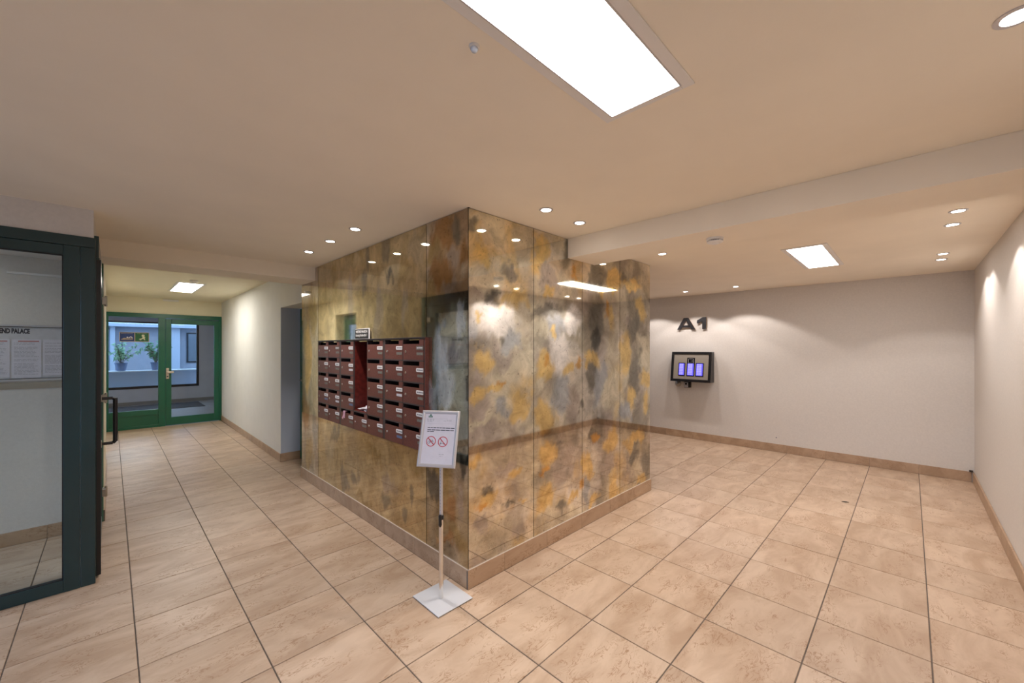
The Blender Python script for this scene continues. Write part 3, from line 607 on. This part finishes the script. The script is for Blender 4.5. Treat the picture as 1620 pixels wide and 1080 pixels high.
q = MB(); q.obox((XF - .004, b - .085, zz - .024), (.0005, 0, 0), (0, .022, .003), (0, -.004, .030)); q.obox((XF - .005, b - .060, zz - .052), (.0005, 0, 0), (0, .010, .004), (0, -.006, .014))
q.obox((XF + .01, b - .083, zz + .008), (.012, 0, .001), (0, .022, .003), (0, 0, .0006))
q.build('leaflet', 'pink', label='pink and white leaflet hanging out of a mailbox slot in the bottom row', cat='leaflet')
sg = thing('name_sign', (1.57, 3.49, 1.6045), 'small black sign with white lettering standing on the mailbox bank', 'sign')
box('plate', 'black', (1.5655, 1.5705, 3.362, 3.622, 1.612, 1.694), sg, bevel=.001)
boxes('backing', 'white_plastic', [(1.5706, 1.5745, 3.345, 3.630, 1.6045, 1.699)], sg)
q = MB(); put_text(q, 'WESTEND PALACE A1', .030, (1.5648, 3.608, 1.662), (0, -1, 0), (0, 0, 1), width=.232, bold=.001)
put_text(q, 'Koning Ridderdijk 1', .030, (1.5648, 3.608, 1.630), (0, -1, 0), (0, 0, 1), width=.222, bold=.0005); q.build('lettering', 'white_plastic', sg)

# =====================================================================
#                          NOTICE STAND
# =====================================================================
PX, PY = 1.404, 2.031
ns = thing('notice_stand', (PX, PY, 0), 'silver notice stand with square base beside the mirrored corner', 'sign stand')
MB().box(1.293, 1.541, 1.897, 2.172, .004, .0095).build('base_plate', 'silver_plate', ns, bevel=.0015)
boxes('foot_pad', 'rubber', [(1.296, 1.538, 1.900, 2.169, .0005, .004)], ns)
MB().tube((PX, PY, .0095), (PX, PY, .50), .0135, n=28).build('lower_tube', 'chrome', ns, smooth=True)
MB().tube((PX, PY, .50), (PX, PY, .90), .0105, n=24).build('upper_tube', 'alu', ns, smooth=True)
q = MB()
dirv = Vector((-.7136, -.7005, 0)); sid = Vector((-.7005, .7136, 0))
for k in range(15): 
    c_ = Vector((PX, PY, .545 + k * .020)) + (dirv * .93 + sid * .36) * .0105
    q.lathe(c_, [(.0022, -.0008), (.0022, .0004)], axis=tuple(dirv * .93 + sid * .36), n=8)
q.build('tube_hole', 'ink', ns, kind='stuff')
MB().lathe((PX, PY, .487), [(.0150, 0), (.0165, .004), (.0165, .022), (.014, .026)], n=28).build('collar', 'black', ns, smooth=True)
k0 = Vector((PX, PY, .478)) + (dirv * .97 + sid * .22) * .014
MB().lathe(k0, [(.0085, .040), (.0105, .030), (.0095, 0), (.0105, -.018), (.007, -.030), (.003, -.034)], n=18).tube(Vector((PX, PY, .497)), k0 + Vector((0, 0, .019)), .006).build('clamp_knob', 'black', ns, smooth=True)
# tilted frame
t_, p_ = math.radians(FR_T), math.radians(FR_P)
r0 = Vector((.7005, -.7136, 0)); f0 = Vector((.7136, .7005, 0))
rv = r0 * math.cos(p_) - f0 * math.sin(p_); nh = -f0 * math.cos(p_) - r0 * math.sin(p_)
up = Vector((-nh.x * math.sin(t_), -nh.y * math.sin(t_), math.cos(t_))); nv = rv.cross(up)
FC = Vector((PX, PY, FR_Z)) + nh * FR_O; FW, FH, FB = .118 * FR_S, .166 * FR_S, .020
fr = thing('notice_frame', FC, None, None) if False else None
q = MB()
def bar(a, b, inn):      # mitred snap-frame bar from corner a to corner b, inn = inward direction
    a, b, inn = Vector(a), Vector(b), Vector(inn); d = (b - a).normalized()
    prof = [(0, 0), (0, .004), (.004, .0095), (.010, .0115), (.017, .0085), (FB, .0035), (FB, 0)]
    vs = []
    for e, sgn in ((a, 1), (b, -1)):
        for w, h_ in prof: vs.append(e + inn * w + d * sgn * w + nv * h_)
    n = len(prof); fs = [(i, (i + 1) % n, n + (i + 1) % n, n + i) for i in range(n)] + [tuple(range(n)), tuple(range(2 * n - 1, n - 1, -1))]
    return MB().add(vs, fs)
C_ = {k: FC + rv * sx * FW + up * sy * FH for k, (sx, sy) in {'tl': (-1, 1), 'tr': (1, 1), 'br': (1, -1), 'bl': (-1, -1)}.items()}
for a, b, inn in (('tl', 'tr', -up), ('tr', 'br', -rv), ('br', 'bl', up), ('bl', 'tl', rv)): bar(C_[a], C_[b], inn).build('frame_bar', 'alu', ns)
MB().obox(FC - nv * .002, rv * FW, up * FH, nv * .002).build('back_board', 'silver_plate', ns)
sheet = MB().obox(FC + nv * .0012, rv * (FW - .012), up * (FH - .012), nv * .0008).build('paper_sheet', 'paper', ns)
MB().obox(FC - nv * .012 - up * .03, rv * .018, up * .045, nv * .010).build('tilt_bracket', 'black', ns)
IW, IH = FW - FB, FH - FB
def PP(u, v, h_=.0024): return FC + rv * (u * IW) + up * (v * IH) + nv * h_
def bars(q, u0, u1, v, th, seed, gap=.010, lo=.02, hi=.055):
    r = random.Random(seed); u = u0
    while u < u1 - .02:
        l = min(r.uniform(lo, hi) / IW, u1 - u)
        q.obox(PP(u + l / 2, v), rv * l * IW / 2, up * th, nv * .0001); u += l + gap * .5 / IW
q = MB()
for i, v in enumerate((.43, .36)): bars(q, -.78, .95 if i == 0 else .92, v - (.0 if i == 0 else .02), .0022, 4 + i, gap=.006, lo=.012, hi=.03)
bars(q, -.78, -.32, .275, .0022, 8, gap=.006, lo=.012, hi=.025)
q.build('print', 'ink_dark', sheet)
q = MB(); bars(q, -.88, -.40, .77, .0013, 11, lo=.008, hi=.018); bars(q, -.88, -.42, .725, .0010, 12, lo=.008, hi=.018); bars(q, -.84, -.52, .68, .0010, 13, lo=.008, hi=.018)
bars(q, .42, .72, .755, .0010, 14, lo=.008, hi=.018); bars(q, .20, .74, .715, .0010, 15, lo=.008, hi=.018); bars(q, .12, .42, -.62, .0012, 16, lo=.008, hi=.018); bars(q, .14, .36, -.69, .0008, 17, lo=.008, hi=.018)
q.obox(PP(-.05, .80), rv * .050, up * .0003, nv * .0001); q.obox(PP(0, .60), rv * .085, up * .0003, nv * .0001)
q.build('print', 'ink_faint', sheet)
# small letterhead emblem: a block over two lines
q = MB(); q.obox(PP(-.66, .945), rv * .006, up * .0035, nv * .0001); q.obox(PP(-.66, .895), rv * .0135, up * .0022, nv * .0001); q.obox(PP(-.66, .855), rv * .0135, up * .0015, nv * .0001)
q.build('letterhead', 'ink_green', sheet)
def ring(q, c, R0, R1, n=40, h_=.0026):
    vs = []
    for i in range(n):
        a = 2 * PI * i / n
        for r in (R0, R1): vs.append(c + (rv * math.cos(a) + up * math.sin(a)) * r)
    q.add(vs, [(2 * i, 2 * i + 1, (2 * i + 3) % (2 * n), (2 * i + 2) % (2 * n)) for i in range(n)])
def stroke(q, c, a, b, w):
    a = Vector(a); b = Vector(b); d = (b - a); m_ = (a + b) / 2; l = d.length / 2; d.normalize()
    q.obox(c + rv * m_.x + up * m_.y, (rv * d.x + up * d.y) * (l), (rv * -d.y + up * d.x) * w, nv * .00008)
RR = .0305
c1, c2 = PP(-.47, -.12, .0026), PP(.29, -.12, .0026)
q = MB()      # bicycle
for sx in (-.0125, .0125): ring(q, c1 + rv * sx - up * .006, .0072, .0085, 20)
for a, b in (((-.0125, -.006), (-.004, .006)), ((-.004, .006), (.008, .006)), ((-.0125, -.006), (-.001, -.006)), ((-.001, -.006), (.008, .006)), ((-.001, -.006), (-.005, .009)), ((.0125, -.006), (.007, .010)), ((.007, .010), (.011, .011)), ((-.008, .009), (-.002, .009))):
    stroke(q, c1, a, b, .0007)
q.build('bicycle_symbol', 'ink_dark', sheet)
q = MB()      # kick scooter
for sx in (-.014, .009): ring(q, c2 + rv * sx - up * .012, .0012, .0034, 16)
for a, b in (((-.014, -.009), (-.009, .006)), ((-.0125, .006), (-.006, .006)), ((-.0135, -.0095), (.009, -.0095))): stroke(q, c2, a, b, .0009)
q.build('scooter_symbol', 'ink_dark', sheet)
for c in (c1, c2):
    q = MB(); ring(q, c + nv * .0002, RR - .0045, RR, 48); stroke(q, c + nv * .0003, (-.020, .020), (.020, -.020), .0024); q.build('prohibition_ring', 'ink_red', sheet)

# =====================================================================
#                 FAR WALL: letters and entry console
# =====================================================================
def letter(name, poly_list, y0, z0, w, h, lab):
    t = thing(name, (6.86, y0 - w / 2, z0), lab, 'letter', 'building letters on the far wall')
    f = MB(); s = MB(); 
    for poly in poly_list:
        f.prism([(u * w, v * h) for u, v in poly], (6.838, y0, z0), (0, -1, 0), (0, 0, 1), (.004, 0, 0))
        s.prism([(u * w, v * h) for u, v in poly], (6.842, y0, z0), (0, -1, 0), (0, 0, 1), (.018, 0, 0))
    f.build('face', 'letter', t); s.build('return', 'letter_side', t); 
    MB().tube((6.858, y0 - w * .25, z0 + h * .12), (6.875, y0 - w * .25, z0 + h * .12), .004).tube((6.858, y0 - w * .82, z0 + h * .12), (6.875, y0 - w * .82, z0 + h * .12), .004).build('stand_off', 'steel', t)
zA, hA = 1.842, .195
letter('letter_a', [[(0, 0), (.20, 0), (.272, .19), (.728, .19), (.80, 0), (1, 0), (.625, 1), (.375, 1)]] if False else
       [[(0, 0), (.21, 0), (.50, .80), (.50, 1), (.37, 1)], [(.50, .80), (.79, 0), (1, 0), (.63, 1), (.50, 1)], [(.27, .18), (.73, .18), (.665, .36), (.335, .36)]], 2.868, zA, .305, hA, 'dark raised letter A on the white far wall')
letter('numeral_one', [[(.42, 0), (1, 0), (1, 1), (.60, 1), (.60, 1)][:0] or [(.56, 0), (.98, 0), (.98, 1), (.62, 1), (0, .74), (0, .50), (.10, .46), (.56, .66)]], 2.535, zA, .150, hA, 'dark raised numeral 1 beside the letter A on the far wall')

cs = thing('entry_console', (6.80, 2.61, .965), 'wedge-shaped black wall console with three glowing blue keypads', 'intercom')
XT, XB, ZT, ZB, YR, YL = 6.778, 6.708, 1.462, .968, 2.275, 2.925
sl = Vector((XT - XB, 0, ZT - ZB)).normalized(); nf = Vector((-sl.z, 0, sl.x))
q = MB(); vs = [(XB, YL, ZB), (6.875, YL, ZB), (6.875, YL, ZT), (XT, YL, ZT), (XB, YR, ZB), (6.875, YR, ZB), (6.875, YR, ZT), (XT, YR, ZT)]
q.add(vs, [(0, 1, 2, 3), (7, 6, 5, 4), (0, 4, 5, 1), (3, 2, 6, 7), (0, 3, 7, 4), (1, 5, 6, 2)]).build('housing', 'console', cs, bevel=.004)
LH = math.hypot(XT - XB, ZT - ZB)
def CP(u, v, h_=0):  # u: metres from the left edge, v: metres up the sloped face
    return Vector((XB, YL - u, ZB)) + sl * v + nf * h_
Wc = YL - YR
def cbox(q, u0, u1, v0, v1, h0, h1): q.obox(CP((u0 + u1) / 2, (v0 + v1) / 2, (h0 + h1) / 2), (0, -(u1 - u0) / 2, 0), sl * (v1 - v0) / 2, nf * (h1 - h0) / 2); return q
q = MB(); b_ = .042
for r_ in ((0, Wc, 0, b_), (0, Wc, LH - b_, LH), (0, b_, b_, LH - b_), (Wc - b_, Wc, b_, LH - b_)): cbox(q, *r_, 0, .012)
q.build('front_frame', 'black', cs, bevel=.002)
cbox(MB(), b_, Wc - b_, b_, LH - b_, .001, .004).build('steel_plate', 'console_plate', cs)
for i, (u0, u1, v1) in enumerate(((.125, .237, .315), (.265, .390, .400), (.408, .535, .315))):
    v0 = .095
    k_ = cbox(MB(), u0, u1, v0, v1, .004, .010).build('keypad', 'black_gloss', cs, bevel=.002)
    cbox(MB(), u0 + .012, u1 - .014, v0 + .014, .302, .010, .0115).build('screen', 'screen', k_)
    q = MB()
    for r_ in range(7):
        for c in range(2):
            uu = u0 + .020 + c * (u1 - u0 - .050) / 2; cbox(q, uu, uu + (u1 - u0 - .060) / 2, v0 + .022 + r_ * .0262, v0 + .042 + r_ * .0262, .0115, .0122)
    q.build('key_label', 'screen_key', k_)
    if i == 1:
        q = MB(); e = .006; A_, B_, C2, D_ = u0 + .018, u1 - .020, .308, .386
        for r_ in ((A_, B_, C2, C2 + e), (A_, B_, D_ - e, D_), (A_, A_ + e, C2, D_), (B_ - e, B_, C2, D_)): cbox(q, *r_, .010, .0115)
        q.build('camera_bezel', 'alu', k_)
        MB().lathe(CP((A_ + B_) / 2 + .004, (C2 + D_) / 2, .010), [(.022, 0), (.020, .003), (.012, .004), (.010, .002)], axis=tuple(nf), n=20).build('camera_lens', 'black', k_)
        cbox(MB(), B_ - .034, B_ - .016, C2 + .032, C2 + .048, .0102, .0125).build('reader_spot', 'alu', k_)
MB().lathe((6.875, 2.862, .915), [(.052, 0), (.052, .010), (.047, .018), (.030, .022), (.012, .030), (.004, .031)], axis=(-1, 0, 0), n=28).build('round_sounder', 'steel', smooth=True, label='round metal disc on the wall under the left end of the entry console', cat='sounder')
kb = thing('key_safe', (6.86, 2.69, .86), 'small key-switch box hanging under the entry console', 'key switch')
box('housing', 'black', (6.80, 6.875, 2.640, 2.735, .862, .958), kb, bevel=.003)
box('face_plate', 'alu', (6.795, 6.800, 2.662, 2.730, .868, .950), kb); MB().tube((6.795, 2.696, .925), (6.790, 2.696, .925), .016, n=16).build('cylinder', 'black_gloss', kb)

# =====================================================================
#                NOTICE BOARD in the vestibule, end-door sign
# =====================================================================
nb = thing('notice_board', (-.55, 4.95, 1.29), 'white notice board with bold title and typed sheets behind the entrance glazing', 'notice board')
box('board', 'paper_grey', (-.90, -.216, 4.948, 4.955, 1.285, 1.705), nb)
boxes('rail', 'alu', [(-.90, -.214, 4.938, 4.948, 1.692, 1.706), (-.90, -.214, 4.938, 4.948, 1.268, 1.283)], nb)
boxes('rail_line', 'rubber', [(-.90, -.214, 4.9375, 4.949, 1.688, 1.692), (-.90, -.214, 4.9375, 4.949, 1.283, 1.287)], nb)
box('ledge', 'steel', (-.90, -.214, 4.950, 4.955, 1.205, 1.255), nb, label='grey strip below the board')  # flat grey band lying against the wall
q = MB(); put_text(q, 'WESTEND PALACE', .050, (-.664, 4.9475, 1.640), (1, 0, 0), (0, 0, 1), width=.217, bold=.0028); q.build('title', 'ink_dark', nb)
for n, (x0, x1, z0, z1) in enumerate(((-.85, -.70, 1.30, 1.60), (-.69, -.545, 1.300, 1.592), (-.535, -.388, 1.292, 1.592), (-.380, -.236, 1.305, 1.592))):
    s = box('paper_sheet', 'paper', (x0, x1, 4.9455, 4.9475, z0, z1), nb)
    q = MB(); r = random.Random(n + 40); z = z1 - .03
    while z > z0 + .02:
        x = x0 + .010; e_ = x1 - r.uniform(.010, .05)
        while x < e_:
            l = r.uniform(.006, .03); q.box(x, min(x + l, e_), 4.9448, 4.9453, z, z + .0035); x += l + .004
        z -= r.choice((.0105, .0105, .0105, .022))
    q.build('print', 'ink_faint', s)
    if n < 3: box('heading', 'ink_pink', (x0 + .03, x1 - .012, 4.9446, 4.9453, z1 - .018, z1 - .010), s)
es = thing('pool_sign', (.31, 10.42, 1.645), 'framed blue and green pictogram sign hanging on the hallway side light', 'sign')
boxes('frame', 'sign_border', [(.108, .516, 10.418, 10.428, 1.645, 1.655), (.108, .516, 10.418, 10.428, 1.815, 1.825), (.108, .118, 10.418, 10.428, 1.655, 1.815), (.506, .516, 10.418, 10.428, 1.655, 1.815), (.310, .322, 10.418, 10.428, 1.655, 1.815)], es)
bp = box('blue_panel', 'board_blue', (.118, .310, 10.421, 10.426, 1.655, 1.815), es); gpn = box('green_panel', 'board_green', (.322, .506, 10.421, 10.426, 1.655, 1.815), es)
def flat(pts, name, m, parent): MB().prism(pts, (0, 10.4205, 0), (1, 0, 0), (0, 0, 1), (0, .0006, 0)).build(name, m, parent)
q = MB()
def disc(q, cx, cz, r, n=16): q.prism([(cx + r * math.cos(2 * PI * i / n), cz + r * math.sin(2 * PI * i / n)) for i in range(n)], (0, 10.4200, 0), (1, 0, 0), (0, 0, 1), (0, .0008, 0))
disc(q, .216, 1.728, .011); q.prism([(.230, 1.722), (.262, 1.748), (.290, 1.722), (.280, 1.716), (.260, 1.733), (.238, 1.714)], (0, 10.42, 0), (1, 0, 0), (0, 0, 1), (0, .0008, 0))
q.build('swimmer_symbol', 'white_plastic', bp)
q = MB(); q.prism([(.128, 1.690), (.17, 1.718), (.21, 1.712), (.25, 1.708), (.29, 1.712), (.29, 1.688), (.14, 1.682)], (0, 10.4203, 0), (1, 0, 0), (0, 0, 1), (0, .0005, 0)); q.build('water_symbol', 'sign_border', bp)
q = MB(); disc(q, .430, 1.762, .022); q.prism([(.375, 1.700), (.41, 1.712), (.43, 1.745), (.46, 1.738), (.452, 1.705), (.462, 1.678), (.445, 1.678), (.436, 1.702), (.412, 1.694), (.398, 1.676), (.38, 1.68), (.392, 1.698), (.372, 1.690)], (0, 10.4201, 0), (1, 0, 0), (0, 0, 1), (0, .0007, 0))
q.build('figure_symbol', 'sign_print', gpn)
q = MB(); bq = MB()
for x0, x1 in ((.130, .205), (.212, .29)): bq.box(x0, x1, 10.4198, 10.4208, 1.797, 1.802)
bq.build('caption', 'sign_border', bp)
for x0, x1 in ((.345, .395), (.405, .475)): q.box(x0, x1, 10.4198, 10.4208, 1.797, 1.802)
q.build('caption', 'sign_border', gpn)

# =====================================================================
#                               LIGHTS
# =====================================================================
def ceiling_panel(x0, x1, y0, y1, z, lab, led):
    t = thing('ceiling_panel_light', ((x0 + x1) / 2, (y0 + y1) / 2, z), lab, 'ceiling light', 'flat rectangular ceiling panels')
    b = .030; s = .040
    boxes('frame', 'white_plastic', [(x0 - b, x1 + b, y0 - s, y0, z - .006, z), (x0 - b, x1 + b, y1, y1 + s, z - .006, z), (x0 - b, x0, y0, y1, z - .006, z), (x1, x1 + b, y0, y1, z - .006, z)], t, bevel=.002)
    e = .005; boxes('inner_lip', 'alu', [(x0 - e, x1 + e, y0 - e, y0, z - .008, z - .005), (x0 - e, x1 + e, y1, y1 + e, z - .008, z - .005), (x0 - e, x0, y0, y1, z - .008, z - .005), (x1, x1 + e, y0, y1, z - .008, z - .005)], t)
    box('diffuser', led, (x0, x1, y0, y1, z - .004, z - .001), t)
ceiling_panel(.175, 1.342, .555, .813, CEIL, 'large glowing ceiling panel over the foreground floor', 'led')
ceiling_panel(4.270, 5.412, .541, .798, CEIL, 'glowing ceiling panel beyond the right-hand ceiling beam', 'led')
ceiling_panel(.700, .980, 7.62, 8.86, HC, 'warm glowing ceiling panel in the green-doored hallway', 'led_hall')
sp_names = []
def downlight(x, y, z, lab, k=1.0, ang=118):
    t = thing('downlight', (x, y, z), lab, 'downlight', 'small round recessed downlights')
    MB().lathe((x, y, z), [(.045, 0), (.045, -.003), (.040, -.005), (.032, -.004), (.031, -.001), (.031, 0)], n=32).build('trim', 'alu', t, smooth=True)
    MB().lathe((x, y, z), [(.0312, -.0015), (.0312, -.0038), (.022, -.0046), (.004, -.0048)], n=32).build('lens', 'spot_led', t, smooth=True)
    l = bpy.data.lights.new('beam', 'SPOT'); l.energy = SPOT * k; l.spot_size = math.radians(ang); l.spot_blend = .2; l.shadow_soft_size = .028; l.color = SPOTC
    o = bpy.data.objects.new('beam', l); link(o); o.parent = t; o.location = (0, 0, -.012); WL[o] = Vector((x, y, z - .012))
box('corridor_fill_lamp', 'led_hall', (.10, .55, 12.3, 12.75, 2.33, 2.36), label='added square fill lamp on the corridor ceiling beyond the green glazed door', cat='ceiling light')  # added and sized to brighten the corridor
vl = thing('vestibule_fill_lamp', (-1.15, 4.42, 2.24), 'added unseen square fill lamp of the glazed entrance vestibule', 'ceiling light')  # added out of view to brighten the vestibule
boxes('frame', 'white_plastic', [(-1.32, -.98, 4.25, 4.27, 2.228, 2.24), (-1.32, -.98, 4.57, 4.59, 2.228, 2.24), (-1.32, -1.30, 4.27, 4.57, 2.228, 2.24), (-1.0, -.98, 4.27, 4.57, 2.228, 2.24)], vl)
box('diffuser', 'led_fill', (-1.30, -1.0, 4.27, 4.57, 2.232, 2.238), vl)
for x, y, lab in [(1.28, 2.961, 'nearest of three ceiling downlights beside the mailbox wall'), (1.28, 3.445, 'middle one of three ceiling downlights beside the mailbox wall'),
    (1.28, 3.962, 'ceiling downlight nearest the left beam, beside the mailbox wall'),
    (1.963, 1.672, 'ceiling downlight in front of the first mirror panel right of the corner'), (2.332, 1.675, 'ceiling downlight between the mirrored wall and the near side of the right beam'),
    (3.641, 1.668, 'lone downlight just beyond the beam at the right end of the mirrored wall'),
    (1.705, -.206, 'downlight cut by the top right edge of the picture'),
    (3.85, -.222, 'first downlight beyond the beam along the right-hand wall'), (4.248, -.217, 'second downlight beyond the beam along the right-hand wall'),
    (5.494, -.221, 'third downlight along the right-hand wall'), (5.832, -.222, 'last downlight along the right-hand wall, nearest the far wall'),
    (6.325, 2.517, 'downlight above the raised letter A near the far wall'), (6.319, 1.797, 'downlight to the right of the raised lettering near the far wall'),
    (6.325, 3.24, 'far-wall downlight mostly hidden behind the mirrored block')]:
    downlight(x, y, CEIL, lab, .55 if y < 0 else 1.0)
# =====================================================================
#                           SMALL FITTINGS
# =====================================================================
sd = thing('smoke_detector', (2.824, .930, 2.257), 'white round smoke detector under the right-hand beam', 'smoke detector')
MB().lathe((2.824, .930, 2.257), [(.052, 0), (.053, -.008), (.050, -.014)], n=36).build('base', 'white_plastic', sd, smooth=True)
q = MB()
for i in range(28):
    a = 2 * PI * i / 28; q.obox((2.824 + .046 * math.cos(a), .930 + .046 * math.sin(a), 2.238), (.004 * math.cos(a), .004 * math.sin(a), 0), (-.0016 * math.sin(a), .0016 * math.cos(a), 0), (0, 0, .006))
q.build('vent_fins', 'white_plastic', sd); MB().lathe((2.824, .93, 2.244), [(.040, 0), (.040, -.010)], n=28).build('vent_core', 'ink', sd)
MB().lathe((2.824, .930, 2.234), [(.049, 0), (.046, -.007), (.030, -.013), (.018, -.013), (.016, -.018), (.003, -.018)], n=36).build('cap', 'white_plastic', sd, smooth=True)
ms = thing('motion_sensor', (.752, .919, CEIL), 'small white domed motion sensor beside the large ceiling panel', 'motion sensor')
MB().lathe((.752, .919, CEIL), [(.016, 0), (.016, -.003), (.0145, -.006), (.010, -.007)], n=28).build('ring', 'white_plastic', ms, smooth=True)
MB().lathe((.752, .919, CEIL - .005), [(.0115, 0), (.011, -.006), (.008, -.011), (.003, -.0135), (.0008, -.014)], n=28).build('dome', 'lens', ms, smooth=True)
MB().lathe((.83, 7.28, HC), [(.050, 0), (.050, -.012), (.040, -.030), (.020, -.036), (.004, -.036)], n=32).build('ceiling_detector', 'white_plastic', smooth=True, label='round detector on the hallway ceiling just before the warm panel', cat='detector')
el = thing('exit_lamp', (.83, 10.39, 2.44), 'slim white lamp bar high on the wall over the green hallway door', 'lamp')
box('housing', 'white_plastic', (.715, .945, 10.385, 10.43, 2.448, 2.482), el, bevel=.003); box('cover', 'white_plastic', (.72, .94, 10.380, 10.385, 2.452, 2.478), el)
box('cable_clip', 'dust', (6.845, 6.868, -.508, -.480, .117, .135), label='tiny dark clip on the baseboard in the far right corner', cat='clip')
MB().lathe((6.875, 1.409, .207), [(.008, 0), (.008, .004), (.003, .005)], axis=(-1, 0, 0), n=14).build('wall_plug', 'ink', label='small grey plug low on the far wall', cat='plug')
MB().prism([(-.03, -.008), (-.005, -.014), (.03, .004), (.012, .012), (-.012, .008)], (5.096, .46, .0015), (.3, -1, 0), (1, .3, 0), (0, 0, .003)).build('debris', 'dust', label='dark scrap lying on the tiles in front of the far wall', cat='scrap')
